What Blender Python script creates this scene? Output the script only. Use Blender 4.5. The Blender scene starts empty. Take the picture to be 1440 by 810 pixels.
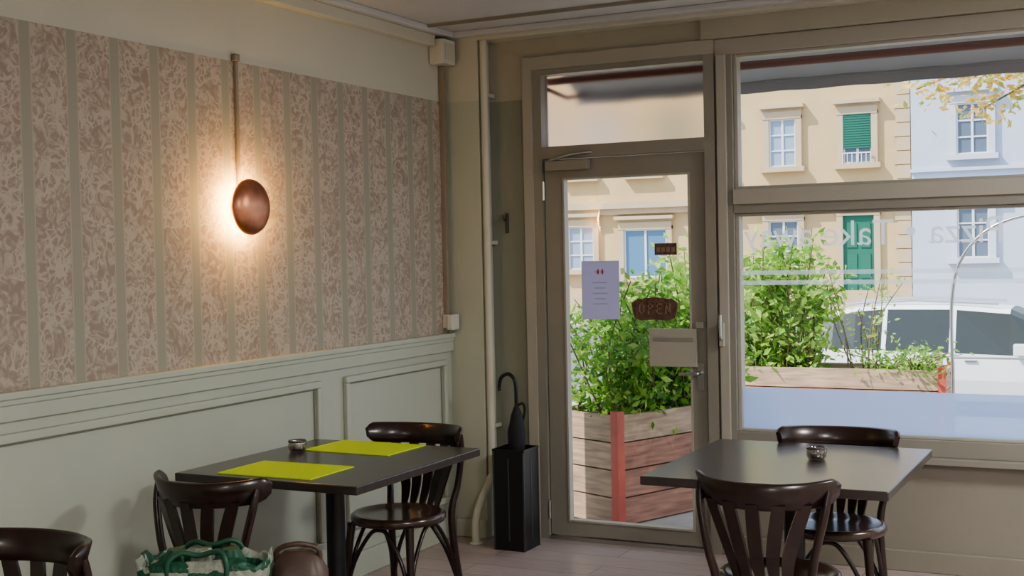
import bpy, math, random
from mathutils import Vector, Matrix, Euler
random.seed(7)
sc = bpy.context.scene
COL = sc.collection
try:
    sc.view_settings.view_transform = 'AgX'
    sc.view_settings.look = 'AgX - Medium High Contrast'
except Exception as e:
    print(e)

# ------------------------------------------------------------ materials
def newmat(name):
    m = bpy.data.materials.new(name); m.use_nodes = True
    nt = m.node_tree
    for n in list(nt.nodes): nt.nodes.remove(n)
    out = nt.nodes.new('ShaderNodeOutputMaterial')
    return m, nt, out

def mat(name, col, rough=.5, metal=0., var=0., scale=8., stretch=(1,1,1), bump=0., emit=None, estr=0., coat=0., detail=4, transl=0.):
    m, nt, out = newmat(name)
    p = nt.nodes.new('ShaderNodeBsdfPrincipled')
    p.inputs['Base Color'].default_value = (*col, 1)
    p.inputs['Roughness'].default_value = rough
    p.inputs['Metallic'].default_value = metal
    p.inputs['Coat Weight'].default_value = coat
    p.inputs['Coat Roughness'].default_value = .15
    if emit:
        p.inputs['Emission Color'].default_value = (*emit, 1)
        p.inputs['Emission Strength'].default_value = estr
    last = p.outputs[0]
    if var > 0 or bump > 0:
        tc = nt.nodes.new('ShaderNodeTexCoord')
        mp = nt.nodes.new('ShaderNodeMapping'); mp.inputs['Scale'].default_value = stretch
        nz = nt.nodes.new('ShaderNodeTexNoise'); nz.inputs['Scale'].default_value = scale
        nz.inputs['Detail'].default_value = detail
        nt.links.new(tc.outputs['Object'], mp.inputs[0]); nt.links.new(mp.outputs[0], nz.inputs['Vector'])
        if var > 0:
            cr = nt.nodes.new('ShaderNodeValToRGB')
            cr.color_ramp.elements[0].position = .3; cr.color_ramp.elements[1].position = .7
            cr.color_ramp.elements[0].color = (*[c*(1-var) for c in col], 1)
            cr.color_ramp.elements[1].color = (*[min(1, c*(1+var)) for c in col], 1)
            nt.links.new(nz.outputs[0], cr.inputs[0]); nt.links.new(cr.outputs[0], p.inputs['Base Color'])
        if bump > 0:
            bp = nt.nodes.new('ShaderNodeBump'); bp.inputs['Strength'].default_value = bump
            bp.inputs['Distance'].default_value = .01
            nt.links.new(nz.outputs[0], bp.inputs['Height']); nt.links.new(bp.outputs[0], p.inputs['Normal'])
    if transl > 0:
        t = nt.nodes.new('ShaderNodeBsdfTranslucent'); t.inputs[0].default_value = (*[min(1, c*1.3) for c in col], 1)
        mx = nt.nodes.new('ShaderNodeMixShader'); mx.inputs[0].default_value = transl
        nt.links.new(last, mx.inputs[1]); nt.links.new(t.outputs[0], mx.inputs[2]); last = mx.outputs[0]
    nt.links.new(last, out.inputs[0])
    return m

def glassmat(name, refl=.06, tint=(1,1,1)):
    m, nt, out = newmat(name)
    a = nt.nodes.new('ShaderNodeBsdfTransparent'); a.inputs[0].default_value = (*tint, 1)
    g = nt.nodes.new('ShaderNodeBsdfGlossy'); g.inputs['Roughness'].default_value = .02
    mx = nt.nodes.new('ShaderNodeMixShader'); mx.inputs[0].default_value = refl
    nt.links.new(a.outputs[0], mx.inputs[1]); nt.links.new(g.outputs[0], mx.inputs[2]); nt.links.new(mx.outputs[0], out.inputs[0])
    return m

def filmmat(name, col, op, tr=.6):
    m, nt, out = newmat(name)
    a = nt.nodes.new('ShaderNodeBsdfTransparent')
    d = nt.nodes.new('ShaderNodeBsdfDiffuse'); d.inputs[0].default_value = (*col, 1)
    t = nt.nodes.new('ShaderNodeBsdfTranslucent'); t.inputs[0].default_value = (*col, 1)
    m1 = nt.nodes.new('ShaderNodeMixShader'); m1.inputs[0].default_value = tr
    nt.links.new(d.outputs[0], m1.inputs[1]); nt.links.new(t.outputs[0], m1.inputs[2])
    m2 = nt.nodes.new('ShaderNodeMixShader'); m2.inputs[0].default_value = op
    nt.links.new(a.outputs[0], m2.inputs[1]); nt.links.new(m1.outputs[0], m2.inputs[2]); nt.links.new(m2.outputs[0], out.inputs[0])
    return m

def frostmat(name):
    m, nt, out = newmat(name)
    r = nt.nodes.new('ShaderNodeBsdfRefraction'); r.inputs['IOR'].default_value = 1.12; r.inputs['Roughness'].default_value = .45
    r.inputs[0].default_value = (.86, .77, .73, 1)
    nt.links.new(r.outputs[0], out.inputs[0])
    return m

def wallpaper():
    m, nt, out = newmat('wallpaper_toile')
    N = nt.nodes.new; L = nt.links.new
    p = N('ShaderNodeBsdfPrincipled'); p.inputs['Roughness'].default_value = .75
    tc = N('ShaderNodeTexCoord'); sep = N('ShaderNodeSeparateXYZ'); L(tc.outputs['Object'], sep.inputs[0])
    def M(op, a, b=None):
        n = N('ShaderNodeMath'); n.operation = op
        for i, v in enumerate((a, b)):
            if v is None: continue
            if isinstance(v, (int, float)): n.inputs[i].default_value = v
            else: L(v, n.inputs[i])
        return n.outputs[0]
    u = M('DIVIDE', M('SUBTRACT', sep.outputs['Y'], 3.123-.105), .21)
    fr = M('FRACT', M('ADD', u, 20))
    dist = M('ABSOLUTE', M('SUBTRACT', fr, .5))
    stripe = M('LESS_THAN', dist, .105)
    edge = M('LESS_THAN', dist, .13)
    nz = N('ShaderNodeTexNoise'); nz.inputs['Scale'].default_value = 7; nz.inputs['Detail'].default_value = 3
    L(tc.outputs['Object'], nz.inputs['Vector'])
    mxv = N('ShaderNodeMixRGB'); mxv.blend_type = 'LINEAR_LIGHT'; mxv.inputs[0].default_value = .10
    L(tc.outputs['Object'], mxv.inputs[1]); L(nz.outputs['Color'], mxv.inputs[2])
    v1 = N('ShaderNodeTexVoronoi'); v1.feature = 'DISTANCE_TO_EDGE'; v1.inputs['Scale'].default_value = 24
    L(mxv.outputs[0], v1.inputs['Vector'])
    n2 = N('ShaderNodeTexNoise'); n2.inputs['Scale'].default_value = 15; n2.inputs['Detail'].default_value = 5
    n2.inputs['Distortion'].default_value = 3.2; L(tc.outputs['Object'], n2.inputs['Vector'])
    ln = M('LESS_THAN', v1.outputs['Distance'], .085)
    rmp = N('ShaderNodeValToRGB'); rmp.color_ramp.elements[0].position = .42; rmp.color_ramp.elements[1].position = .62; L(n2.outputs[0], rmp.inputs[0])
    n3 = N('ShaderNodeTexNoise'); n3.inputs['Scale'].default_value = 9; n3.inputs['Detail'].default_value = 1
    L(tc.outputs['Object'], n3.inputs['Vector'])
    zone = M('GREATER_THAN', n3.outputs[0], .48)
    pat = M('MAXIMUM', M('MULTIPLY', rmp.outputs[0], .8), M('MULTIPLY', M('MULTIPLY', ln, zone), .85))
    c1 = N('ShaderNodeMixRGB'); c1.inputs[1].default_value = (.33, .268, .222, 1); c1.inputs[2].default_value = (.50, .445, .375, 1)
    L(pat, c1.inputs[0])
    c0 = N('ShaderNodeMixRGB'); c0.inputs[2].default_value = (.43, .375, .31, 1); L(edge, c0.inputs[0]); L(c1.outputs[0], c0.inputs[1])
    c2 = N('ShaderNodeMixRGB'); c2.inputs[2].default_value = (.335, .325, .265, 1)
    L(stripe, c2.inputs[0]); L(c0.outputs[0], c2.inputs[1])
    L(c2.outputs[0], p.inputs['Base Color']); L(p.outputs[0], out.inputs[0])
    return m

def floormat():
    m, nt, out = newmat('laminate_floor')
    N = nt.nodes.new; L = nt.links.new
    p = N('ShaderNodeBsdfPrincipled'); p.inputs['Roughness'].default_value = .34
    tc = N('ShaderNodeTexCoord')
    br = N('ShaderNodeTexBrick'); br.inputs['Scale'].default_value = 1
    br.inputs['Brick Width'].default_value = 1.2; br.inputs['Row Height'].default_value = .19
    br.inputs['Mortar Size'].default_value = .003
    br.inputs['Color1'].default_value = (.42, .345, .335, 1); br.inputs['Color2'].default_value = (.38, .31, .30, 1)
    br.inputs['Mortar'].default_value = (.20, .16, .155, 1)
    L(tc.outputs['Object'], br.inputs['Vector'])
    nz = N('ShaderNodeTexNoise'); nz.inputs['Scale'].default_value = 6
    mp = N('ShaderNodeMapping'); mp.inputs['Scale'].default_value = (1, 12, 1)
    L(tc.outputs['Object'], mp.inputs[0]); L(mp.outputs[0], nz.inputs['Vector'])
    mx = N('ShaderNodeMixRGB'); mx.blend_type = 'OVERLAY'; mx.inputs[0].default_value = .3
    L(br.outputs['Color'], mx.inputs[1]); L(nz.outputs['Fac'], mx.inputs[2])
    L(mx.outputs[0], p.inputs['Base Color']); L(p.outputs[0], out.inputs[0])
    return m

M_SAGE = mat('sage_paint', (.47, .495, .42), .45, var=.03, scale=3)
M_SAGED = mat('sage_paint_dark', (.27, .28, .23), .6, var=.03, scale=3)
M_CREAM = mat('cream_paint', (.56, .55, .47), .7, var=.02, scale=3)
M_BEIGE = mat('beige_paint', (.27, .25, .21), .7, var=.03, scale=3)  # darkened so the colour carries the backlit shade of the front wall
M_LINT = mat('lintel_paint', (.42, .40, .33), .7, var=.03, scale=3)
M_CEIL = mat('ceiling_paint', (.55, .56, .58), .8, var=.02, scale=3)
M_PAPER = wallpaper()
M_FLOOR = floormat()
M_FRAME = mat('backlit_frame_paint', (.27, .255, .22), .42, var=.03, scale=5)  # backlit shade of door and window frames put into the paint colour
M_FRAMEL = mat('light_frame_paint', (.39, .37, .32), .45, var=.03, scale=5)
M_WHITEP = mat('white_plastic', (.62, .61, .56), .4)
M_BROWNP = mat('brown_conduit', (.28, .235, .185), .5)
M_GLASS = glassmat('window_glass', .045)
M_FROST = frostmat('blurred_glass')
M_FILM = filmmat('frosted_film', (.54, .66, .96), .92, .85)
M_LETTER = filmmat('letter_film', (.95, .96, .98), .85, .85)
M_STRIPE = filmmat('stripe_film', (.92, .95, .98), .5, .85)
M_METAL = mat('steel', (.55, .55, .54), .3, 1)
M_DMETAL = mat('dark_steel', (.12, .12, .12), .4, .8)
M_BLACK = mat('black_paint', (.012, .012, .014), .35)
M_FABRIC = mat('black_fabric', (.015, .015, .018), .7)
M_TOP = mat('dark_table_laminate', (.046, .036, .033), .30, var=.2, scale=14, stretch=(1, 8, 1), coat=.4)
M_CHAIR = mat('varnished_bentwood', (.024, .010, .008), .3, var=.3, scale=10, stretch=(3, 3, 1), coat=.3)
M_SEAT = mat('varnished_seat', (.060, .032, .024), .25, var=.25, scale=14, stretch=(6, 1, 1), coat=.5)
M_LIME = mat('lime_mat', (.62, .82, .04), .6, var=.04, scale=200)
M_COPPER = mat('copper', (.66, .30, .19), .36, 1, var=.12, scale=30)
M_GLOW = mat('lamp_led', (1, .8, .5), .5, emit=(1, .57, .16), estr=270)
M_LEAFS = [mat('leaf_%d' % i, c, .5, transl=.4) for i, c in enumerate([(.12, .28, .04), (.24, .44, .07), (.40, .56, .13), (.05, .14, .03)])]
M_YLEAFS = [mat('autumn_leaf_%d' % i, c, .5, transl=.45) for i, c in enumerate([(.62, .44, .10), (.38, .40, .10), (.75, .52, .18)])]
M_STEM = mat('stem', (.16, .12, .07), .8)
M_WOOD = mat('weathered_planks', (.42, .30, .21), .75, var=.3, scale=5, stretch=(1, 1, 9), bump=.2)
M_WOODR = mat('red_stained_planks', (.34, .17, .12), .75, var=.35, scale=5, stretch=(1, 1, 9), bump=.2)
M_RED = mat('red_metal', (.52, .11, .07), .5, var=.15, scale=8)
M_SOIL = mat('soil', (.05, .035, .025), .9, var=.3, scale=30)

# ------------------------------------------------------------ mesh builder
def cr(pts, n=6):
    P = [Vector(p) for p in pts]; out = []
    for i in range(len(P)-1):
        p0 = P[max(i-1, 0)]; p1 = P[i]; p2 = P[i+1]; p3 = P[min(i+2, len(P)-1)]
        for k in range(n):
            t = k/n
            out.append(.5*((2*p1)+(-p0+p2)*t+(2*p0-5*p1+4*p2-p3)*t*t+(-p0+3*p1-3*p2+p3)*t**3))
    out.append(P[-1]); return out

class B:
    def __init__(s): s.v = []; s.f = []; s.m = []; s.s = []; s.mats = []
    def mi(s, m):
        if m not in s.mats: s.mats.append(m)
        return s.mats.index(m)
    def add(s, vs, fs, m, sm=False):
        o = len(s.v); s.v += [tuple(v) for v in vs]; k = s.mi(m)
        for f in fs: s.f.append([o+i for i in f]); s.m.append(k); s.s.append(sm)
    def bx(s, x0, x1, y0, y1, z0, z1, m, T=None):
        vs = [Vector(p) for p in [(x0,y0,z0),(x1,y0,z0),(x1,y1,z0),(x0,y1,z0),(x0,y0,z1),(x1,y0,z1),(x1,y1,z1),(x0,y1,z1)]]
        if T: vs = [T @ v for v in vs]
        s.add(vs, [(0,3,2,1),(4,5,6,7),(0,1,5,4),(1,2,6,5),(2,3,7,6),(3,0,4,7)], m)
    def loft(s, rings, m, caps=True, sm=True, loop=False):
        n = len(rings[0]); vs = [p for r in rings for p in r]; fs = []
        R = len(rings)
        for i in range(R if loop else R-1):
            a = i*n; b = ((i+1) % R)*n
            for j in range(n): fs.append((a+j, a+(j+1) % n, b+(j+1) % n, b+j))
        s.add(vs, fs, m, sm)
        if caps and not loop:
            s.add(rings[0], [tuple(range(n))[::-1]], m); s.add(rings[-1], [tuple(range(n))], m)
    def tube(s, pts, r, m, seg=10, loop=False):
        P = [Vector(p) for p in pts]; n = len(P)
        rl = list(r) if isinstance(r, (list, tuple)) else [r, r]
        rr = []
        for i in range(n):
            q = i/(n-1)*(len(rl)-1); k = min(int(q), len(rl)-2); rr.append(rl[k]*(1-(q-k))+rl[k+1]*(q-k))
        rings = []; up = None
        for i in range(n):
            a = P[(i-1) % n] if (loop or i > 0) else P[0]
            b = P[(i+1) % n] if (loop or i < n-1) else P[-1]
            t = (b-a).normalized()
            if up is None:
                up = Vector((0,0,1)) if abs(t.z) < .9 else Vector((0,1,0))
            x = up.cross(t).normalized(); y = t.cross(x).normalized(); up = y
            rings.append([P[i]+(x*math.cos(2*math.pi*k/seg)+y*math.sin(2*math.pi*k/seg))*rr[i] for k in range(seg)])
        s.loft(rings, m, caps=True, sm=True, loop=loop)
    def lathe(s, prof, c, m, seg=32, axis='Z', sx=1, sy=1):
        rings = []
        for r, z in prof:
            ring = []
            for k in range(seg):
                a = 2*math.pi*k/seg; p = (r*sx*math.cos(a), r*sy*math.sin(a), z)
                if axis == 'X': p = (p[2], p[0], p[1])
                if axis == 'Y': p = (p[0], -p[2], p[1])
                ring.append(Vector(p)+Vector(c))
            rings.append(ring)
        s.loft(rings, m, caps=False, sm=True)
    def make(s, name, T=None, bevel=0, loc=None):
        me = bpy.data.meshes.new(name)
        vs = s.v
        if T: vs = [tuple(T @ Vector(v)) for v in vs]
        me.from_pydata(vs, [], s.f)
        for m in s.mats: me.materials.append(m)
        me.polygons.foreach_set('material_index', s.m); me.polygons.foreach_set('use_smooth', s.s)
        me.update()
        o = bpy.data.objects.new(name, me); COL.objects.link(o)
        if bevel:
            md = o.modifiers.new('bevel', 'BEVEL'); md.width = bevel; md.segments = 2; md.limit_method = 'ANGLE'
            md.angle_limit = math.radians(50)
        if loc: o.location = loc
        return o

XL = -3.42; YW = 6.16; H = 2.75; XR = 3.0; YB = -2.5
# ------------------------------------------------------------ room shell
b = B(); b.bx(XL-.15, XR+.15, YB-.15, YW+.2, -.12, 0, M_FLOOR); b.make('floor')
b = B(); b.bx(XL-.15, XR+.15, YB-.15, YW+.2, H, H+.15, M_CEIL); b.make('ceiling')
b = B(); b.bx(XL-.15, XL, YB, YW+.2, 0, 1.10, M_SAGE); b.bx(XL-.15, XL, YB, YW+.2, 1.10, H, M_CREAM); b.make('wall_left')
b = B(); b.bx(XR, XR+.15, YB, YW+.2, 0, H, M_CREAM); b.make('wall_right')
b = B(); b.bx(XL, XR, YB-.15, YB, 0, H, M_CREAM); b.make('wall_back')
b = B()
zc = 2.38
xd0 = -2.955; xd1 = -1.93; xw1 = 1.4
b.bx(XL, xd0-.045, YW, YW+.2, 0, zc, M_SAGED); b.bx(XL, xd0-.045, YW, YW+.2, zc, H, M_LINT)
b.bx(XL, -3.215, YW-.13, YW, 0, zc, M_SAGE); b.bx(XL, -3.215, YW-.13, YW, zc, H, M_CREAM)
b.bx(xd0-.045, XR, YW, YW+.2, 2.60, H, M_LINT)
b.bx(-1.99, XR, YW-.04, YW, 2.602, 2.70, M_LINT)
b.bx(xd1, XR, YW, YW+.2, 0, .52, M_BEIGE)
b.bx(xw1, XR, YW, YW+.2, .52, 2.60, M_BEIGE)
b.make('wall_front')
b = B(); b.bx(XL, XL+.003, YB, 6.02, 1.12, 2.38, M_PAPER); b.make('wallpaper')
# chair rail
b = B()
b.bx(XL, XL+.018, YB, 6.03, 1.02, 1.075, M_SAGE); b.bx(XL, XL+.032, YB, 6.03, 1.095, 1.12, M_SAGE); b.bx(XL, XL+.024, YB, 6.03, 1.075, 1.095, M_SAGE)
b.make('trim_1', bevel=.004)
def panel(y0, y1, z0, z1, name):
    b = B(); w = .032; x1 = XL+.024
    for (a, c, d, e) in [(y0, y1, z1-w, z1), (y0, y1, z0, z0+w), (y0, y0+w, z0+w, z1-w), (y1-w, y1, z0+w, z1-w)]:
        b.bx(XL, x1, a, c, d, e, M_SAGE)
    g = .009; q = XL+.010
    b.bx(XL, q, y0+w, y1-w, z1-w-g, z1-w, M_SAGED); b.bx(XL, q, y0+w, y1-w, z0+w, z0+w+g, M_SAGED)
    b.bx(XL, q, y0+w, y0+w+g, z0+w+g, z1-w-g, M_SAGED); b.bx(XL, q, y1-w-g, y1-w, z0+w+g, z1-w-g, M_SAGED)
    b.make(name, bevel=.006)
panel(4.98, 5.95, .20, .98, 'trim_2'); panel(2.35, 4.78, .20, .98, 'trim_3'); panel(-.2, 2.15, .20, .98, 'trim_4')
b = B(); b.bx(XL, XL+.018, YB, 6.03, 0, .12, M_SAGE); b.make('baseboard_left', bevel=.004)
b = B(); b.bx(XL+.02, -3.215, YW-.148, YW-.13, 0, .1, M_SAGE); b.bx(-3.2, xd0-.05, YW-.018, YW, 0, .1, M_SAGED); b.bx(xd1, XR, YW-.018, YW, 0, .1, M_BEIGE); b.make('baseboard_front', bevel=.004)
# cornices
b = B(); b.bx(XL, XL+.05, YB, 5.85, 2.66, 2.72, M_CREAM); b.bx(XL, XL+.09, YB, YW, 2.72, H, M_CEIL); b.make('trim_5', bevel=.006)
b = B(); b.bx(XL+.09, XR, YW-.19, YW-.13, 2.72, H, M_CEIL); b.bx(XL+.2, XR, YW-.13, YW, 2.70, H, M_CREAM); b.make('trim_6', bevel=.006)
b = B(); b.bx(XL+.09, XR, 5.70, 5.72, 2.735, H, M_BEIGE); b.make('trim_7')
# conduits and boxes
b = B(); b.bx(XL+.003, XL+.018, 4.227, 4.243, 1.80, 2.38, M_BROWNP); b.bx(XL+.003, XL+.022, 4.218, 4.252, 2.38, 2.41, M_BROWNP)
b.make('cable_conduit', bevel=.003)
b = B(); b.bx(XL+.003, XL+.03, 5.955, 5.985, 1.226, 2.569, M_BROWNP); b.make('cable_conduit', bevel=.003)
b = B(); b.bx(XL+.033, XL+.07, 5.93, 6.01, 1.14, 1.225, M_WHITEP); b.bx(XL+.003, XL+.05, 5.94, 6.0, 1.15, 1.225, M_WHITEP); b.make('junction_box', bevel=.006)
b = B(); b.bx(XL+.003, XL+.09, 5.86, 5.99, 2.57, 2.70, M_WHITEP); b.bx(XL+.09, XL+.095, 5.88, 5.97, 2.59, 2.68, M_CREAM); b.make('junction_box', bevel=.006)
# heating pipe with kink to floor
b = B()
pp = cr([(-3.19, 6.05, 2.70), (-3.19, 6.05, 1.5), (-3.19, 6.05, .45), (-3.19, 6.04, .34), (-3.20, 5.93, .22), (-3.205, 5.88, .12), (-3.205, 5.88, 0)], 6)
b.tube(pp, .021, M_CREAM, 12); b.lathe([(.0,.0),(.035,0),(.035,.012),(.022,.014)], (-3.205, 5.88, 0), M_SAGE, 20)
for z in (.6, 1.6, 2.4): b.bx(-3.20, -3.18, 6.05, 6.155, z, z+.02, M_SAGE)
b.make('heating_pipe')
b = B(); b.bx(-3.125, -3.112, 6.145, 6.16, 1.66, 1.77, M_DMETAL); b.tube(cr([(-3.12, 6.145, 1.74), (-3.12, 6.12, 1.73), (-3.12, 6.11, 1.76)], 4), .005, M_DMETAL, 8); b.make('coat_hook', bevel=.002)

# ------------------------------------------------------------ door
b = B()
y0, y1 = YW-.02, YW+.07
b.bx(xd0-.045, xd0+.01, YW-.03, YW+.2, 0, 2.53, M_FRAMEL)
b.bx(xd0+.01, xd0+.06, y0, y1, 0, 2.53, M_FRAME)
b.bx(xd0-.045, xd1, YW-.03, YW+.2, 2.53, 2.60, M_FRAMEL)
b.bx(xd0+.06, -1.985, y0, y1, 2.50, 2.53, M_FRAME)
b.bx(xd0+.06, -1.985, y0-.01, y1, 2.05, 2.115, M_FRAME)
b.bx(-1.985, -1.93, y0-.01, y1, 0, 2.53, M_FRAME)
b.bx(xd0+.06, -1.985, y0, y1, 0, .02, M_METAL)
lx0, lx1 = xd0+.065, -1.99
ly0, ly1 = YW, YW+.045
b.bx(lx0, -2.785, ly0, ly1, .025, 2.045, M_FRAME); b.bx(-2.075, lx1, ly0, ly1, .025, 2.045, M_FRAME)
b.bx(-2.785, -2.075, ly0, ly1, 1.945, 2.045, M_FRAME); b.bx(-2.785, -2.075, ly0, ly1, .025, .10, M_FRAME)
for (a, c, d, e) in [(-2.785, -2.775, .10, 1.945), (-2.085, -2.075, .10, 1.945)]: b.bx(a, c, ly0-.006, ly1-.002, d, e, M_FRAMEL)
b.bx(-2.775, -2.085, ly0-.006, ly1-.002, 1.935, 1.945, M_FRAMEL); b.bx(-2.775, -2.085, ly0-.006, ly1-.002, .10, .11, M_FRAMEL)
b.bx(-2.785, -2.075, YW+.018, YW+.024, .10, 1.945, M_GLASS)
b.add([(xd0+.06, YW+.03, 2.115), (-1.985, YW+.03, 2.115), (-1.985, YW+.03, 2.50), (xd0+.06, YW+.03, 2.50)], [(0,1,2,3)], M_FROST)
for z in (.16, 1.88): b.tube([(lx0-.005, ly0-.012, z-.05), (lx0-.005, ly0-.012, z+.05)], .011, M_METAL, 10)
b.bx(-2.86, -2.62, YW-.055, YW-.003, 1.985, 2.035, M_FRAME)
b.tube([(-2.84, YW-.04, 2.04), (-2.70, YW-.07, 2.065), (-2.60, YW-.035, 2.075)], .008, M_METAL, 8)
b.bx(-2.048, -2.012, ly0-.008, ly0, .83, .97, M_METAL); b.tube(cr([(-2.03, ly0, .92), (-2.03, ly0-.05, .92), (-2.05, ly0-.055, .92), (-2.13, ly0-.055, .915)], 5), .009, M_METAL, 10)
b.bx(-2.05, -2.01, ly0-.012, ly0, 1.148, 1.18, M_METAL)
b.make('door_1', bevel=.003)
b = B(); b.bx(-2.30, -2.045, YW-.024, YW-.0095, .95, 1.145, M_FRAMEL); b.bx(-2.28, -2.06, YW-.027, YW-.024, 1.08, 1.10, M_FRAME); b.make('letter_box', bevel=.004)

# A4 notice
M_SHEET = mat('lilac_paper', (.60, .59, .76), .8, transl=.35)
M_INK = mat('ink', (.40, .36, .52), .8)
b = B(); b.bx(-2.69, -2.475, YW+.012, YW+.0145, 1.19, 1.50, M_SHEET)
for i in range(6):
    w = .06 if i % 2 else .045; zz = 1.44-.03*i if i < 1 else 1.41-.028*i
    b.bx(-2.585-w*.7, -2.585+w*.7, YW+.011, YW+.012, zz, zz+.004, M_INK)
b.bx(-2.60, -2.59, YW+.011, YW+.012, 1.43, 1.455, M_RED); b.bx(-2.575, -2.565, YW+.011, YW+.012, 1.43, 1.455, M_RED)
b.make('paper_notice')
M_SIGN = mat('rustic_sign_wood', (.13, .07, .05), .7, var=.4, scale=40)
M_SIGNL = mat('sign_letters', (.26, .18, .13), .7)
b = B()
ring = []
for k in range(40):
    a = 2*math.pi*k/40; e = 4
    cx = math.copysign(abs(math.cos(a))**(2/e), math.cos(a))*.122*(1+.05*math.sin(5*a)); cz = math.copysign(abs(math.sin(a))**(2/e), math.sin(a))*.058*(1+.06*math.sin(9*a))
    ring.append((cx, cz))
cs = (-2.275, 1.245)
b.loft([[(cs[0]+p[0], YW-.006, cs[1]+p[1]) for p in ring], [(cs[0]+p[0], YW+.010, cs[1]+p[1]) for p in ring]], M_SIGN, sm=False)
def seg(b, x0, x1, z0, z1, m): b.bx(x0, x1, YW-.008, YW-.006, z0, z1, m)
for i in range(4):
    x = cs[0]-.085+i*.048; z0 = cs[1]-.025; z1 = cs[1]+.03; w = .03; t = .007
    seg(b, x, x+t, z0, z1, M_SIGNL)
    if i in (0,): seg(b, x+w-t, x+w, z0, z1, M_SIGNL); seg(b, x, x+w, z1-t, z1, M_SIGNL); seg(b, x, x+w, z0, z0+t, M_SIGNL)
    if i == 1: seg(b, x, x+w, z1-t, z1, M_SIGNL); seg(b, x, x+w, cs[1], cs[1]+t, M_SIGNL); seg(b, x+w-t, x+w, cs[1], z1, M_SIGNL)
    if i == 2: seg(b, x, x+w, z1-t, z1, M_SIGNL); seg(b, x, x+w, z0, z0+t, M_SIGNL); seg(b, x, x+w*.8, cs[1], cs[1]+t, M_SIGNL)
    if i == 3: seg(b, x+w-t, x+w, z0, z1, M_SIGNL); b.bx(-.003, .003, YW-.008, YW-.006, -.03, .03, M_SIGNL, Matrix.Translation((x+w/2, 0, cs[1])) @ Matrix.Rotation(math.radians(-25), 4, 'Y'))
b.make('open_sign')
b = B(); b.bx(-2.275, -2.155, YW+.012, YW+.015, 1.525, 1.585, M_SIGN)
for i in range(4): b.bx(-2.265+i*.027, -2.245+i*.027, YW+.0105, YW+.012, 1.54, 1.565, M_SIGNL)
b.make('payment_sticker')

# ------------------------------------------------------------ window
b = B()
wx0, wx1 = xd1, xw1
gx0 = -1.84
y0, y1 = YW-.015, YW+.08
b.bx(wx0, gx0, y0, y1, .55, 2.52, M_FRAME); b.bx(wx0+.012, gx0-.03, y0-.02, y0, .55, 2.52, M_FRAMEL)
b.bx(wx0, wx1, y0, y1+.1, 2.52, 2.60, M_FRAMEL)
b.bx(gx0, wx1, y0-.005, y1, 1.725, 1.845, M_FRAME); b.bx(gx0, wx1, y0-.02, y0-.005, 1.77, 1.845, M_FRAMEL)
b.bx(gx0, wx1, y0, y1, .55, .63, M_FRAME)
b.bx(wx1-.09, wx1, y0, y1, .63, 2.52, M_FRAME)
for (za, zb) in [(.63, 1.725), (1.845, 2.52)]:
    b.bx(gx0, gx0+.02, y0+.02, y1-.01, za, zb, M_FRAMEL); b.bx(gx0+.02, wx1-.09, y0+.02, y1-.01, za, za+.015, M_FRAMEL); b.bx(gx0+.02, wx1-.09, y0+.02, y1-.01, zb-.015, zb, M_FRAMEL)
b.bx(gx0, wx1-.09, YW+.03, YW+.036, .63, 1.725, M_GLASS); b.bx(gx0, wx1-.09, YW+.03, YW+.036, 1.845, 2.52, M_GLASS)
def sheet(x0, x1, y, z0, z1, m): b.add([(x0, y, z0), (x1, y, z0), (x1, y, z1), (x0, y, z1)], [(0,1,2,3)], m)
sheet(gx0+.02, wx1-.09, YW+.026, .645, .85, M_FILM)
for z in (1.415, 1.365): sheet(gx0+.02, wx1-.09, YW+.026, z, z+.022, M_STRIPE)
b.bx(wx0-.0, wx1+.03, YW-.06, YW+.2, .52, .55, M_FRAME)
b.bx(-1.915, -1.89, YW-.06, YW-.035, 1.06, 1.18, M_FRAMEL)
b.tube(cr([(-1.902, YW-.03, 1.10), (-1.902, YW-.07, 1.10), (-1.902, YW-.075, 1.14), (-1.902, YW-.075, 1.22)], 5), .009, M_METAL, 8)
b.make('window_1', bevel=.003)
cu = bpy.data.curves.new('window_lettering', 'FONT'); cu.body = 'Pizza • Take away'; cu.size = .175; cu.extrude = .0
t = bpy.data.objects.new('window_lettering', cu); COL.objects.link(t); cu.materials.append(M_LETTER)
t.rotation_euler = (math.radians(90), 0, math.radians(180)); t.location = (-.575, YW+.04, 1.555)
bpy.context.view_layer.update()
t.scale.x = 1.22/max(t.dimensions.x, .01)

# ------------------------------------------------------------ wall lamp
b = B(); LY = 4.235; LZ = 1.767
b.lathe([(.0, .0), (.045, 0), (.045, .012), (.014, .016), (.014, .06), (0, .06)], (XL+.003, LY, LZ), M_COPPER, 32, 'X')
prof = []
R = .118
for i in range(15):
    a = i/14*math.pi/2; prof.append((R*math.cos(a) if i < 14 else .0005, .066+.055*math.sin(a)))
b.lathe([(.0005, .069), (R*.7, .067), (R-.004, .063), (R, .066)]+prof[1:], (XL, LY, LZ), M_COPPER, 48, 'X')
b.tube([(XL+.055, LY+.09*math.cos(2*math.pi*k/32), LZ+.09*math.sin(2*math.pi*k/32)) for k in range(32)], .006, M_GLOW, 8, loop=True)
b.make('wall_lamp')

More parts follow.
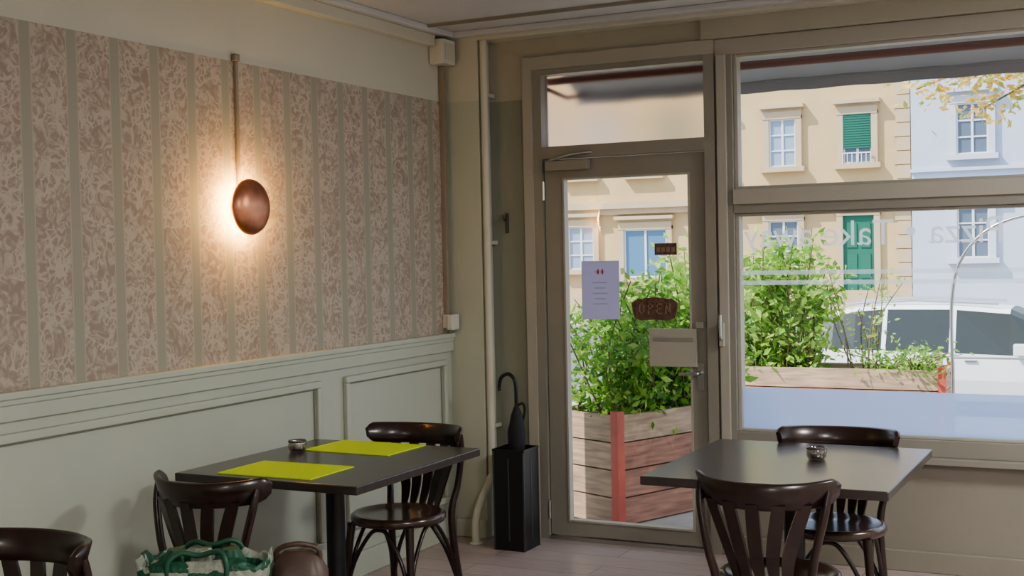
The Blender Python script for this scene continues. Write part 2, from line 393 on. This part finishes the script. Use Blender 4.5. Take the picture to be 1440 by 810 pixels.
# ------------------------------------------------------------ chairs
def leg_path(a, c, n=6): return [Vector(a).lerp(Vector(c), i/n) for i in range(n+1)]
def chair_builder():
    b = B()
    b.lathe([(.0005, .447), (.10, .447), (.155, .450), (.178, .462), (.192, .463), (.203, .455), (.205, .440), (.198, .426), (.17, .424), (.0005, .430)], (0, 0, 0), M_SEAT, 48, sx=1.0, sy=.98)
    for sx in (-1, 1):
        b.tube(cr([(sx*.145, .135, .43), (sx*.155, .15, .3), (sx*.172, .175, 0)], 5), [.019, .013], M_CHAIR, 10)
        b.tube(cr([(sx*.185, -.235, 0), (sx*.165, -.195, .22), (sx*.158, -.175, .43), (sx*.178, -.20, .56), (sx*.208, -.185, .70), (sx*.216, -.165, .775)], 6), [.013, .017, .016, .014, .014, .012], M_CHAIR, 10)
        b.tube(cr([(sx*.165, .165, .12), (sx*.155, .12, .27), (sx*.15, .04, .39), (sx*.148, -.02, .415), (sx*.15, -.08, .39), (sx*.158, -.16, .27), (sx*.17, -.205, .13)], 6), .009, M_CHAIR, 8)
    b.tube(cr([(-.165, .165, .12), (-.12, .155, .27), (-.05, .145, .385), (0, .142, .41), (.05, .145, .385), (.12, .155, .27), (.165, .165, .12)], 6), .009, M_CHAIR, 8)
    b.tube(cr([(-.17, -.205, .12), (-.12, -.185, .27), (-.05, -.165, .385), (0, -.16, .41), (.05, -.165, .385), (.12, -.185, .27), (.17, -.205, .12)], 6), .009, M_CHAIR, 8)
    def rc(u):
        a = u*1.25
        return .232*math.sin(a)/math.sin(1.25), -.275+.16*(1-math.cos(a))/(1-math.cos(1.25))
    rings = []
    for i in range(33):
        u = -1+2*i/32; x, y = rc(u); x2, y2 = rc(u+.01); tn = Vector((x2-x, y2-y, 0)).normalized(); nr = Vector((-tn.y, tn.x, 0))
        e = 1-max(0, (abs(u)-.85)/.15)**2*.55
        zt = .800+.014*u*u; hh = .041*e; zc2 = zt-.041
        th = .011
        c = Vector((x, y, zc2))
        sec = [(-th, -hh), (-th*.3, -hh-.004), (th, -hh+.002), (th*1.15, 0), (th, hh-.003), (th*.2, hh+.004), (-th, hh-.002), (-th*.9, 0)]
        rings.append([c + nr*(s_-z_*.25) + Vector((0, 0, z_)) for s_, z_ in sec])
    b.loft(rings, M_CHAIR)
    for i in range(5):
        u = (-.56, -.28, 0, .28, .56)[i]; x, y = rc(u)
        p0 = Vector((x*.52, -.178+.02*abs(u), .445)); p1 = Vector((x*.62, (-.178+y)/2-.01, .56)); p2 = Vector((x, y, .735))
        pts = cr([p0, p1, p2], 5); rings = []
        for j, p in enumerate(pts):
            q = j/(len(pts)-1); w = .010+.013*math.sin(q*2.2); th = .006
            a = u*1.25; wd = Vector((math.cos(a*.6), math.sin(a*.6), 0)); nr = Vector((-wd.y, wd.x, 0))
            rings.append([p-wd*w-nr*th, p+wd*w-nr*th, p+wd*w+nr*th, p-wd*w+nr*th])
        b.loft(rings, M_CHAIR, sm=False)
    return b
cb = chair_builder(); cmesh = None
def chair(x, y, deg):
    global cmesh
    if cmesh is None:
        o = cb.make('dining_chair'); cmesh = o.data
    else:
        o = bpy.data.objects.new('dining_chair', cmesh); COL.objects.link(o)
    o.location = (x, y, 0); o.rotation_euler = (0, 0, math.radians(deg)); return o
chair(-2.85, 4.54, 178)
chair(-2.89, 3.54, 0)
chair(-2.72, 2.27, 176)
chair(-1.11, 4.17, -3)
chair(-1.11, 4.99, 184)

# ------------------------------------------------------------ tables
def table(cx, cy, sx, sy):
    b = B(); T = .75
    b.bx(-sx/2, sx/2, -sy/2, sy/2, T-.032, T, M_TOP)
    b.bx(-.16, .16, -.16, .16, T-.045, T-.032, M_BLACK)
    b.tube([(0, 0, .03), (0, 0, T-.04)], .037, M_BLACK, 20)
    b.lathe([(.0, .0), (.10, 0.0), (.10, .02), (.06, .045), (.038, .07)], (0, 0, .0), M_BLACK, 24)
    for k in range(4):
        a = math.pi/4+k*math.pi/2; d = Vector((math.cos(a), math.sin(a), 0)); n = Vector((-d.y, d.x, 0)); rings = []
        for r, h, w in [(.04, .06, .035), (.15, .045, .03), (.28, .03, .026), (.32, .02, .03)]:
            p = d*r; rings.append([p-n*w, p+n*w, p+n*w*.8+Vector((0,0,h)), p-n*w*.8+Vector((0,0,h))])
        b.loft(rings, M_BLACK, sm=False)
    return b.make('bistro_table', bevel=.004, loc=(cx, cy, 0))
table(-2.865, 4.10, .82, .91)
table(-1.18, 4.645, .86, .94)
def placemat(cx, cy, deg):
    b = B(); w, d = .42, .29
    vs = []
    for z in (.0, .0025):
        for (x, y) in [(-w/2, -d/2), (w/2, -d/2), (w/2, d/2), (-w/2, d/2)]: vs.append((x, y, z))
    b.add(vs, [(0,3,2,1),(4,5,6,7),(0,1,5,4),(1,2,6,5),(2,3,7,6),(3,0,4,7)], M_LIME)
    for (x0, x1, y0, y1) in [(-w/2, w/2, -d/2, -d/2+.006), (-w/2, w/2, d/2-.006, d/2), (-w/2, -w/2+.006, -d/2, d/2), (w/2-.006, w/2, -d/2, d/2)]: b.bx(x0, x1, y0, y1, .0025, .0032, M_LIME)
    o = b.make('placemat', loc=(cx, cy, .7502)); o.rotation_euler.z = math.radians(deg)
placemat(-2.90, 3.835, 1); placemat(-2.92, 4.40, -1)
M_CG = glassmat('tealight_glass', .25, (.75, .72, .7)); M_WAX = mat('wax', (.7, .66, .6), .5)
def tealight(x, y):
    b = B()
    b.lathe([(.0005, .0), (.030, .0), (.037, .015), (.038, .035), (.033, .05), (.030, .05), (.034, .035), (.033, .015), (.027, .006), (.0005, .006)], (0, 0, 0), M_CG, 28)
    b.lathe([(.0005, .0065), (.020, .0065), (.020, .024), (.018, .022), (.0005, .021)], (0, 0, 0), M_METAL, 20)
    b.lathe([(.0005, .0225), (.0185, .0225)], (0, 0, 0), M_WAX, 20); b.tube([(0, 0, .022), (0, 0, .031)], .001, M_BLACK, 6)
    b.tube([(.036*math.cos(k*math.pi/12), .036*math.sin(k*math.pi/12), .045) for k in range(24)], .003, M_DMETAL, 6, loop=True)
    b.make('tealight_holder', loc=(x, y, .7502))
tealight(-3.13, 4.22); tealight(-1.11, 4.72)

# ------------------------------------------------------------ umbrella stand + umbrella
b = B(); s = .088; z1 = .53; w = .004
b.bx(-s, s, -s, s, 0, .012, M_BLACK)
for T in range(4):
    R4 = Matrix.Rotation(T*math.pi/2, 4, 'Z'); b.bx(-s, s, -s, -s+w, .012, z1, M_BLACK, R4); b.bx(-s-.004, s+.004, -s-.004, -s+w, z1-.012, z1, M_BLACK, R4)
    b.bx(-s-.003, -s+.006, -s-.003, -s+.006, .0, z1, M_DMETAL, R4)
    b.bx(-.004, .004, -s-.002, -s, .05, z1-.05, M_DMETAL, R4)
b.make('umbrella_stand', bevel=.0015, loc=(-2.97, 5.90, 0))
b = B()
b.tube([(0, 0, .014), (.0, 0, .10), (0, 0, .30), (.005, 0, .52), (.006, 0, .62), (.006, 0, .70), (.006, 0, .745)], [.004, .012, .03, .042, .046, .030, .012], M_FABRIC, 14)
b.tube(cr([(.006, 0, .74), (.006, 0, .84), (-.005, 0, .89), (-.04, 0, .915), (-.08, 0, .895), (-.092, 0, .85), (-.09, 0, .825)], 6), .010, M_BLACK, 10)
b.tube(cr([(.03, .02, .66), (.045, .02, .72), (.04, .01, .76), (.01, 0, .75)], 5), .007, M_FABRIC, 8)
b.tube(cr([(-.03, -.01, .55), (-.035, .0, .62), (-.01, .0, .68)], 5), .012, M_FABRIC, 8)
b.make('umbrella', loc=(-2.965, 5.90, 0))

# ------------------------------------------------------------ stool with bags
b = B()
b.lathe([(.0005, .45), (.17, .45), (.19, .445), (.19, .425), (.17, .42), (.0005, .42)], (0, 0, 0), M_SEAT, 36)
for k in range(4):
    a = math.pi/4+k*math.pi/2; b.tube(leg_path((.13*math.cos(a), .13*math.sin(a), .425), (.19*math.cos(a), .19*math.sin(a), 0)), [.018, .014], M_CHAIR, 10)
b.tube([(.155*math.cos(k*math.pi/12), .155*math.sin(k*math.pi/12), .22) for k in range(24)], .009, M_CHAIR, 8, loop=True)
SX, SY = -2.36, 2.86
b.make('stool', loc=(SX, SY, 0))
def bagmat():
    m, nt, out = newmat('green_white_bag'); N = nt.nodes.new; L = nt.links.new
    p = N('ShaderNodeBsdfPrincipled'); p.inputs['Roughness'].default_value = .45
    tc = N('ShaderNodeTexCoord'); mp = N('ShaderNodeMapping'); mp.inputs['Location'].default_value = (.03, 0, .05); mp.inputs['Scale'].default_value = (1, .3, 1.3)
    ck = N('ShaderNodeTexChecker'); ck.inputs['Scale'].default_value = 9
    ck.inputs['Color1'].default_value = (.02, .09, .05, 1); ck.inputs['Color2'].default_value = (.30, .33, .27, 1)
    nz = N('ShaderNodeTexNoise'); nz.inputs['Scale'].default_value = 12
    mx = N('ShaderNodeMixRGB'); mx.blend_type = 'LINEAR_LIGHT'; mx.inputs[0].default_value = .018
    L(tc.outputs['Object'], mp.inputs[0]); L(mp.outputs[0], mx.inputs[1]); L(nz.outputs['Color'], mx.inputs[2]); L(mx.outputs[0], ck.inputs['Vector'])
    bp = N('ShaderNodeBump'); bp.inputs['Strength'].default_value = .6; bp.inputs['Distance'].default_value = .02; L(nz.outputs[0], bp.inputs['Height'])
    L(bp.outputs[0], p.inputs['Normal']); L(ck.outputs[0], p.inputs['Base Color']); L(p.outputs[0], out.inputs[0]); return m
M_BAG = bagmat(); M_BAGG = mat('bag_green', (.02, .09, .05), .5); M_LEATH = mat('brown_leather', (.075, .046, .034), .45, var=.3, scale=14, bump=.3)
def sring(cx, cy, z, rx, ry, e, n=40, jit=0, zj=0):
    r = []
    for k in range(n):
        a = 2*math.pi*k/n
        x = math.copysign(abs(math.cos(a))**(2/e), math.cos(a))*rx; y = math.copysign(abs(math.sin(a))**(2/e), math.sin(a))*ry
        j = 1+jit*math.sin(3*a+z*40)+jit*.6*math.sin(7*a-z*25)
        r.append(Vector((cx+x*j, cy+y*j, z+zj*math.sin(4*a+1)+zj*.6*math.sin(9*a))))
    return r
b = B()
rg = [sring(0, 0, .0, .15, .08, 5), sring(0, 0, .01, .16, .09, 5, jit=.01), sring(0, 0, .09, .17, .095, 5, jit=.015), sring(0, 0, .17, .178, .095, 5, jit=.02), sring(0, 0, .22, .185, .09, 5, jit=.025, zj=.005), sring(0, 0, .245, .187, .085, 5, jit=.03, zj=.010)]
rg += [sring(0, 0, .24, .181, .08, 5, jit=.03, zj=.010), sring(0, 0, .18, .155, .07, 4)]
b.loft(rg, M_BAG)
for sy in (-.08, .08):
    b.tube(cr([(-.08, sy, .17), (-.085, sy*1.1, .24), (-.05, sy*.9, .268), (.0, sy*.8, .26), (.06, sy*.9, .272), (.085, sy*1.1, .24), (.08, sy, .17)], 5), .008, M_BAGG, 8)
for i in range(3): b.loft([sring(-.09+.08*i, 0, .17, .04, .05, 3, jit=.05), sring(-.09+.08*i, 0, .23, .045, .05, 3, jit=.1), sring(-.085+.08*i, .0, .265, .02, .03, 2.5, jit=.15)], M_BAGG if i != 1 else M_BAG)
o = b.make('shopping_bag', loc=(SX-.075, SY-.03, .4505)); o.rotation_euler.z = math.radians(24)
b = B()
b.loft([sring(0, 0, 0, .07, .05, 3), sring(0, 0, .02, .085, .062, 3, jit=.02), sring(0, 0, .1, .092, .066, 3, jit=.03), sring(0, 0, .17, .085, .055, 2.6, jit=.04), sring(0, 0, .215, .062, .03, 2.4, jit=.04), sring(0, 0, .232, .04, .014, 2.2)], M_LEATH)
b.tube(cr([(-.06, 0, .18), (-.06, -.01, .235), (0, -.02, .255), (.06, -.01, .235), (.06, 0, .18)], 6), .008, M_LEATH, 8)
o = b.make('leather_handbag', loc=(SX+.105, SY+.17, .4505)); o.rotation_euler.z = math.radians(30)

# ------------------------------------------------------------ added fill lights in ceiling panels, out of view, to brighten the room
M_PANEL = mat('fill_diffuser', (.9, .9, .88), .5, emit=(1, .98, .95), estr=2.0)
def fill_lamp(x, y, w):
    b = B(); b.bx(-.32, .32, -.32, .32, -.03, 0, M_WHITEP); b.bx(-.29, .29, -.29, .29, -.034, -.03, M_PANEL); b.make('fill_panel', bevel=.004, loc=(x, y, H))
    l = bpy.data.lights.new('fill_light', 'AREA'); l.energy = w; l.size = .55; l.color = (1, .985, .945)
    o = bpy.data.objects.new('fill_light', l); COL.objects.link(o); o.location = (x, y, H-.05)
fill_lamp(1.3, 4.7, 105); fill_lamp(.8, 1.6, 95); fill_lamp(-.2, -1.7, 60)

# ------------------------------------------------------------ exterior
M_ASPH = mat('asphalt', (.16, .16, .165), .9, var=.15, scale=20); M_PAVE = mat('paving', (.42, .40, .37), .85, var=.12, scale=6)
b = B(); b.bx(-60, 60, YW+.2, 12.2, -1.0, -.04, M_PAVE); b.make('terrace_ground')
b = B(); b.bx(-60, 60, 12.2, 60, -1.1, -.86, M_ASPH); b.bx(-60, 60, 12.2, 15.5, -.86, -.74, M_PAVE); b.bx(-60, 60, 36, 42, -.86, -.74, M_PAVE); b.make('street_ground')
M_YEL = mat('yellow_render', (.58, .43, .235), .85, var=.05, scale=1.2); M_STONE = mat('sandstone', (.54, .42, .28), .8, var=.06, scale=2)
M_BLU = mat('pale_blue_render', (.50, .55, .67), .85, var=.04, scale=1); M_BLUS = mat('pale_stone', (.56, .59, .66), .8)
M_SH = mat('green_shutter', (.015, .15, .10), .6); M_WF = mat('white_window_frame', (.70, .71, .73), .5); M_DG = mat('dark_pane', (.12, .16, .22), .12)
M_CUR = mat('curtained_pane', (.30, .38, .50), .3); M_BLUEP = mat('blue_shopfront', (.10, .22, .36), .2)
FY = 42.
def fwin(b, X, z0, z1, w, st, kind='win'):
    h = w/2; s_ = .2
    b.bx(X-h-s_, X-h, FY-.14, FY, z0-.1, z1+.1, st); b.bx(X+h, X+h+s_, FY-.14, FY, z0-.1, z1+.1, st)
    b.bx(X-h-s_, X+h+s_, FY-.16, FY, z1, z1+.25, st); b.bx(X-h-s_-.1, X+h+s_+.1, FY-.32, FY, z1+.35, z1+.47, st); b.bx(X-h-s_, X+h+s_, FY-.1, FY, z1+.25, z1+.35, st)
    b.bx(X-h-s_-.1, X+h+s_+.1, FY-.26, FY, z0-.17, z0, st)
    if kind == 'door':
        b.bx(X-h, X+h, FY-.05, FY, z0, z1, M_SH)
        for zz in (z0+.2, z0+1.2, z0+2.2): b.bx(X-h+.12, X-.06, FY-.08, FY-.05, zz, zz+.8, M_SH); b.bx(X+.06, X+h-.12, FY-.08, FY-.05, zz, zz+.8, M_SH)
        return
    b.bx(X-h, X+h, FY-.03, FY, z0, z1, M_CUR if kind == 'cur' else (M_BLUEP if kind == 'shop' else M_DG))
    t = .05
    for a in (X-h, X-t/2*1.5, X+h-t): b.bx(a, a+t*(1.5 if abs(a-X) < .1 else 1), FY-.07, FY-.02, z0, z1, M_WF)
    n = 1 if kind == 'shop' else 3
    for i in range(n+1):
        zz = z0+(z1-z0-t)*i/n; b.bx(X-h, X+h, FY-.065, FY-.02, zz, zz+t, M_WF)
    if kind == 'shut':
        zz = z0+.38*(z1-z0)*.8
        b.bx(X-h, X+h, FY-.12, FY-.08, zz, z1, M_SH)
        k = zz
        while k < z1-.05: b.bx(X-h+.02, X+h-.02, FY-.135, FY-.12, k, k+.03, M_SH); k += .08
        for q in range(7): b.bx(X-h+q*w/6-.012, X-h+q*w/6+.012, FY-.24, FY-.215, z0, z0+.32, M_WF)
        b.bx(X-h, X+h, FY-.245, FY-.21, z0+.31, z0+.35, M_WF)
b = B()
b.bx(-34, -6.72, FY, FY+8, -.86, 13, M_YEL)
for zz in (7.6, 10.9): b.bx(-34, -6.7, FY-.2, FY, zz, zz+.3, M_STONE)
b.bx(-34, -6.7, FY-.35, FY, 3.05, 3.28, M_STONE); b.bx(-34, -6.7, FY-.2, FY, 2.85, 3.05, M_STONE)
b.bx(-34, -6.7, FY-.12, FY, -.86, .1, M_STONE)
z = -.8
while z < 12.5: b.bx(-7.22 if int(z/.45) % 2 else -7.15, -6.72, FY-.06, FY, z, z+.42, M_STONE); z += .45
kinds = {0: 'shut', 1: 'cur', 2: 'shut', 3: 'cur', 4: 'cur', 5: 'shut'}
for i in range(10):
    X = -8.38-2.47*i
    for fl, z0 in enumerate((4.25, 8.2)): fwin(b, X, z0, z0+1.6, .9, M_STONE, kinds.get((i+fl*2) % 6, 'cur'))
    if i == 0: fwin(b, X, -.7, 2.55, 1.0, M_STONE, 'door')
    elif i == 3: fwin(b, X, .6, 2.3, 1.6, M_STONE, 'shop')
    else: fwin(b, X, .9, 2.45, 1.0, M_STONE, 'win' if i % 2 else 'cur')
b.make('apartment_building')
b = B()
b.bx(-6.68, 22, FY-.15, FY+8, -.86, 13, M_BLU)
b.bx(-6.7, 22, FY-.35, FY-.15, 3.35, 3.6, M_BLUS); b.bx(-6.7, 22, FY-.3, FY-.15, 3.85, 3.95, M_BLUS); b.bx(-6.7, 22, FY-.3, FY-.15, 7.3, 7.5, M_BLUS)
FY -= .15
for i in range(8):
    X = -4.82+2.9*i
    fwin(b, X, 4.35, 5.95, .95, M_BLUS, 'win'); fwin(b, X, 8.2, 9.8, .95, M_BLUS, 'cur'); fwin(b, X, 1.1, 2.75, .95, M_BLUS, 'win')
FY += .15
b.make('apartment_building')

# awning
M_AWN = mat('grey_awning', (.36, .36, .37), .8, var=.06, scale=3, transl=.25); M_AWB = mat('awning_bar', (.20, .09, .07), .5)
b = B()
xa, xb = -3.0, 1.6
n = 46; rings = []
for i in range(n+1):
    x = xa+(xb-xa)*i/n; dz = .003*math.sin(i*1.7)
    rings.append([(x, YW+.25, 2.70), (x, YW+.80, 2.49+dz), (x, YW+.81, 2.42+dz), (x, YW+.795, 2.42+dz), (x, YW+.785, 2.48+dz), (x, YW+.25, 2.69)])
b.loft(rings, M_AWN, sm=False)
b.tube([(xa, YW+.28, 2.50), (xb, YW+.28, 2.50)], .022, M_AWB, 12)
b.tube([(xa, YW+.79, 2.48), (xb, YW+.79, 2.48)], .014, M_AWN, 10)
for x in (xa+.05, xb-.05): b.tube([(x, YW+.22, 2.45), (x, YW+.5, 2.43), (x, YW+.79, 2.47)], .013, M_AWB, 8)
b.make('awning')

# planters
def planter(name, c, L_, W_, ang, h=.62, side=None):
    side = side or M_WOODR
    b = B(); T = Matrix.Translation((c[0], c[1], -.04)) @ Matrix.Rotation(math.radians(ang), 4, 'Z')
    h = h+.04; nb = 4; bh = (h-.02)/nb
    for i in range(nb):
        z0 = .01+i*bh; z1_ = z0+bh-.008
        sm_ = side if i < nb-1 else M_WOOD
        b.bx(-L_/2, L_/2, -W_/2, -W_/2+.03, z0, z1_, sm_, T); b.bx(-L_/2, L_/2, W_/2-.03, W_/2, z0, z1_, sm_, T)
        b.bx(-L_/2, -L_/2+.03, -W_/2+.03, W_/2-.03, z0, z1_, M_WOOD, T); b.bx(L_/2-.03, L_/2, -W_/2+.03, W_/2-.03, z0, z1_, M_WOOD, T)
    for sx in (-1, 1):
        for sy in (-1, 1):
            x, y = sx*L_/2, sy*W_/2
            b.bx(min(x, x-sx*.05), max(x, x-sx*.05), min(y, y+sy*.006), max(y, y+sy*.006), 0, h+.01, M_RED, T)
            b.bx(min(x, x+sx*.006), max(x, x+sx*.006), min(y+sy*.006, y-sy*.05), max(y+sy*.006, y-sy*.05), 0, h+.01, M_RED, T)
    b.bx(-L_/2+.03, L_/2-.03, -W_/2+.03, W_/2-.03, .02, h-.06, M_SOIL, T)
    b.make(name)
PA = 67; PC = (-2.713, 7.45)
planter('wooden_planter', PC, 1.4, .6, PA)
planter('wooden_planter', (-2.45, 10.1), 2.2, .5, 0)
planter('wooden_planter', (.9, 10.1), 1.6, .5, 0)

def leaf(b, p, sz, ms, droop=.3):
    d = Vector((random.gauss(0, 1), random.gauss(0, 1), random.gauss(0, .6)-droop)).normalized()
    w = d.cross(Vector((random.gauss(0, 1), random.gauss(0, 1), random.gauss(0, 1)))).normalized()
    n = d.cross(w); s_ = sz*random.uniform(.6, 1.3)
    b.add([p, p+d*s_*.45+w*s_*.24+n*s_*.05, p+d*s_, p+d*s_*.45-w*s_*.24+n*s_*.05], [(0,1,2,3)], random.choice(ms))
def shrub(name, base, spread, height, nst, nlf, sz, ms, bias=.5, ang=0):
    b = B(); ca, sa = math.cos(math.radians(ang)), math.sin(math.radians(ang))
    for i in range(nst):
        u, v = random.uniform(-1, 1), random.uniform(-1, 1)
        ox, oy = u*spread[0]*.8, v*spread[1]*.7
        hh = height*random.uniform(.5, 1)
        p0 = Vector((ox, oy, 0)); p1 = p0+Vector((random.gauss(0, .06), random.gauss(0, .06), hh*.5)); p2 = p1+Vector((u*.12+random.gauss(0, .09), v*.12+random.gauss(0, .09), hh*.5))
        pts = cr([p0, p1, p2], 6)
        pts = [Vector((p.x*ca-p.y*sa, p.x*sa+p.y*ca, p.z)) for p in pts]
        b.tube(pts, [.007, .003], M_STEM, 5)
        for k in range(nlf):
            t_ = random.random()**bias; q = pts[min(int(t_*(len(pts)-1)), len(pts)-1)]
            leaf(b, q+Vector((random.gauss(0, .06), random.gauss(0, .06), random.gauss(0, .05))), sz, ms)
    return b.make(name, T=Matrix.Translation(base))
zs = .57
shrub('leafy_shrub', (PC[0], PC[1], zs), (.70, .34), .88, 66, 125, .065, M_LEAFS[:3]+[M_LEAFS[0], M_LEAFS[1]], .95, PA)
shrub('tall_bamboo_plant', (PC[0]+.15, PC[1]+.4, zs), (.25, .2), 1.05, 12, 60, .09, M_LEAFS[1:3], .6, PA)
shrub('leafy_shrub', (-2.85, 10.1, zs), (.62, .20), 1.15, 46, 95, .085, M_LEAFS[:3]+[M_LEAFS[2]], .8)
shrub('sparse_rose_bush', (-2.0, 10.1, zs), (.22, .18), .85, 9, 20, .055, M_YLEAFS[1:2]+M_LEAFS[1:3], .6)
shrub('low_herbs', (-1.7, 10.05, zs), (.3, .2), .18, 26, 30, .05, M_LEAFS[:3], .8)
shrub('leafy_shrub', (.9, 10.1, zs), (.6, .18), .8, 24, 70, .08, M_LEAFS[:3], .7)

# arch pole
b = B()
b.tube(cr([(-1.22, 9.3, -.04), (-1.22, 9.3, .6), (-1.22, 9.3, 1.15), (-1.15, 9.3, 1.45), (-.95, 9.3, 1.66), (-.65, 9.3, 1.74), (-.35, 9.3, 1.66), (-.15, 9.3, 1.45), (-.08, 9.3, 1.15), (-.08, 9.3, -.04)], 8), .012, M_METAL, 10)
b.tube([(-1.22, 9.3, .75), (-.08, 9.3, .75)], .008, M_METAL, 8)
b.make('garden_arch')

# tree
b = B()
b.tube(cr([(1.4, 15, -.8), (1.45, 15, 1.2), (1.2, 15, 3), (.9, 15.1, 5), (1.1, 15, 7)], 6), [.17, .10, .05], M_STEM, 12)
ends = [(-2.3, 14.8, 3.30, 34), (-1.6, 15.1, 3.08, 34), (-1.2, 14.6, 3.50, 44), (-1.9, 15.2, 3.65, 44), (-1.7, 14.9, 3.4, 30), (2.8, 15, 4.5, 60), (.2, 14.2, 4.7, 60), (2.2, 15.6, 5.6, 60), (-.4, 15, 5.2, 60)]
for e in ends:
    cnt = e[3]; e = e[:3]
    s0 = Vector((1.1, 15, 3.6)); mid = s0.lerp(Vector(e), .5)+Vector((0, 0, .35)); pts = cr([s0, mid, e], 8); b.tube(pts, [.04, .008], M_STEM, 6)
    for q in pts[5:]:
        for k in range(cnt): leaf(b, q+Vector((random.gauss(0, .18), random.gauss(0, .2), random.gauss(-.04, .10))), .11, M_YLEAFS)
b.make('autumn_tree')

# car
M_CARW = mat('white_car_paint', (.80, .82, .85), .3, coat=.4); M_CG2 = mat('car_glass', (.03, .04, .045), .25); M_TYRE = mat('tyre', (.03, .03, .03), .8); M_HUB = mat('alloy', (.5, .5, .52), .3, .9)
M_RLAMP = mat('tail_lamp', (.4, .02, .02), .2); M_TRIMB = mat('black_trim', (.02, .02, .02), .5)
def car(x0, yc, zg):
    b = B()
    S = [(0, .45, .80, .86, .74, .60), (.06, .32, .95, 1.05, .83, .62), (.25, .28, .99, 1.36, .87, .60), (.45, .27, 1.0, 1.50, .885, .60), (.75, .26, .99, 1.57, .89, .60), (1.12, .26, .98, 1.60, .90, .60), (1.18, .26, .98, 1.60, .90, .60),
         (2.0, .26, .96, 1.60, .90, .60), (2.08, .26, .96, 1.595, .90, .60), (2.75, .26, .94, 1.54, .90, .59), (3.1, .26, .94, 1.38, .90, .58), (3.55, .27, .95, 1.10, .89, .62), (4.1, .30, .90, 1.0, .87, .62), (4.45, .36, .78, .86, .80, .58), (4.55, .45, .68, .70, .70, .5)]
    rings = []
    for x, zb, zl, zr, w, wr in S:
        h = [(w*.6, zb), (w*.96, zb+.06), (w, (zb+zl)/2), (w*.97, zl), (wr+.04, zr-.07), (wr-.08, zr-.01), (0, zr+.01)]
        ring = [(y, z) for y, z in h]+[(-y, z) for y, z in h[::-1][1:]]
        rings.append([Vector((x0+x, yc+y, zg+z)) for y, z in ring])
    n = len(rings[0])
    for i in range(len(rings)-1):
        for j in range(n):
            j2 = (j+1) % n; m = M_CARW
            side = j in (3, 8)
            if side and 2 <= i <= 9 and i not in (5, 7): m = M_CG2
            if j in (4, 5, 6, 7) and i in (1, 2): m = M_CG2
            if j in (4, 5, 6, 7) and i in (9, 10): m = M_CG2
            b.add([rings[i][j], rings[i+1][j], rings[i+1][j2], rings[i][j2]], [(0,1,2,3)], m, False)
    b.add(rings[0], [tuple(range(n))], M_CARW); b.add(rings[-1], [tuple(range(n))], M_CARW)
    for sy in (-1, 1):
        for wx in (.85, 3.65):
            cy = yc+sy*.80
            b.lathe([(.0005, -.11), (.2, -.11), (.32, -.11), (.34, -.08), (.34, .08), (.32, .11), (.0005, .11)], (x0+wx, cy, zg+.34), M_TYRE, 28, 'Y')
            b.lathe([(.0005, -.125), (.2, -.12), (.21, -.10)], (x0+wx, cy, zg+.34), M_HUB, 20, 'Y'); b.lathe([(.0005, .125), (.2, .12), (.21, .10)], (x0+wx, cy, zg+.34), M_HUB, 20, 'Y')
            b.tube([(x0+wx+.39*math.cos(k*math.pi/10), yc+sy*.885, zg+.34+.39*math.sin(k*math.pi/10)) for k in range(11)], .03, M_TRIMB, 8)
        b.bx(x0+2.82, x0+2.98, yc+sy*.9-(.18 if sy < 0 else 0), yc+sy*.9+(0 if sy < 0 else .18), zg+.95, zg+1.10, M_CARW)
        b.bx(x0+.05, x0+.22, yc+sy*.80-.04, yc+sy*.80+.04, zg+.80, zg+1.0, M_RLAMP)
        b.bx(x0+.4, x0+4.1, yc+sy*.88-.03, yc+sy*.88+.03, zg+.25, zg+.33, M_TRIMB)
        b.tube([(x0+.6, yc+sy*.54, zg+1.60), (x0+1.5, yc+sy*.54, zg+1.65), (x0+2.6, yc+sy*.54, zg+1.60)], .018, M_HUB, 8)
        for hx in (1.3, 2.2): b.bx(x0+hx, x0+hx+.16, yc+sy*.89-.02, yc+sy*.89+.02, zg+.85, zg+.88, M_HUB)
    return b.make('car', bevel=.012)
car(-4.35, 18.4, -.86)

# ------------------------------------------------------------ lights / world
w = bpy.data.worlds.new('sky'); sc.world = w; w.use_nodes = True
bg = w.node_tree.nodes['Background']; bg.inputs[0].default_value = (.68, .82, 1.0, 1); bg.inputs[1].default_value = 2.0
s = bpy.data.lights.new('sun', 'SUN'); s.energy = 7.5; s.angle = .01; s.color = (1, .94, .84)
so = bpy.data.objects.new('sun', s); COL.objects.link(so)
so.rotation_euler = Vector((.50, .36, -.70)).to_track_quat('-Z', 'Y').to_euler()
so.location = (-5, 0, 12)

# ------------------------------------------------------------ camera
yaw = math.radians(26.72); pit = math.radians(1.58); rol = math.radians(1.21)
f0 = Vector((-math.sin(yaw), math.cos(yaw), 0)); h = Vector((math.cos(yaw), math.sin(yaw), 0)); Z = Vector((0, 0, 1))
f = f0*math.cos(pit)-Z*math.sin(pit); v = f0*math.sin(pit)+Z*math.cos(pit)
r = h*math.cos(rol)-v*math.sin(rol); u = h*math.sin(rol)+v*math.cos(rol)
cam = bpy.data.cameras.new('camera'); cam.sensor_width = 36; cam.lens = 1772/1440*36; cam.clip_start = .05; cam.clip_end = 300
co = bpy.data.objects.new('camera', cam); COL.objects.link(co)
mtx = Matrix(((r.x, u.x, -f.x, 0), (r.y, u.y, -f.y, 0), (r.z, u.z, -f.z, 1.55), (0, 0, 0, 1)))
co.matrix_world = mtx
sc.camera = co
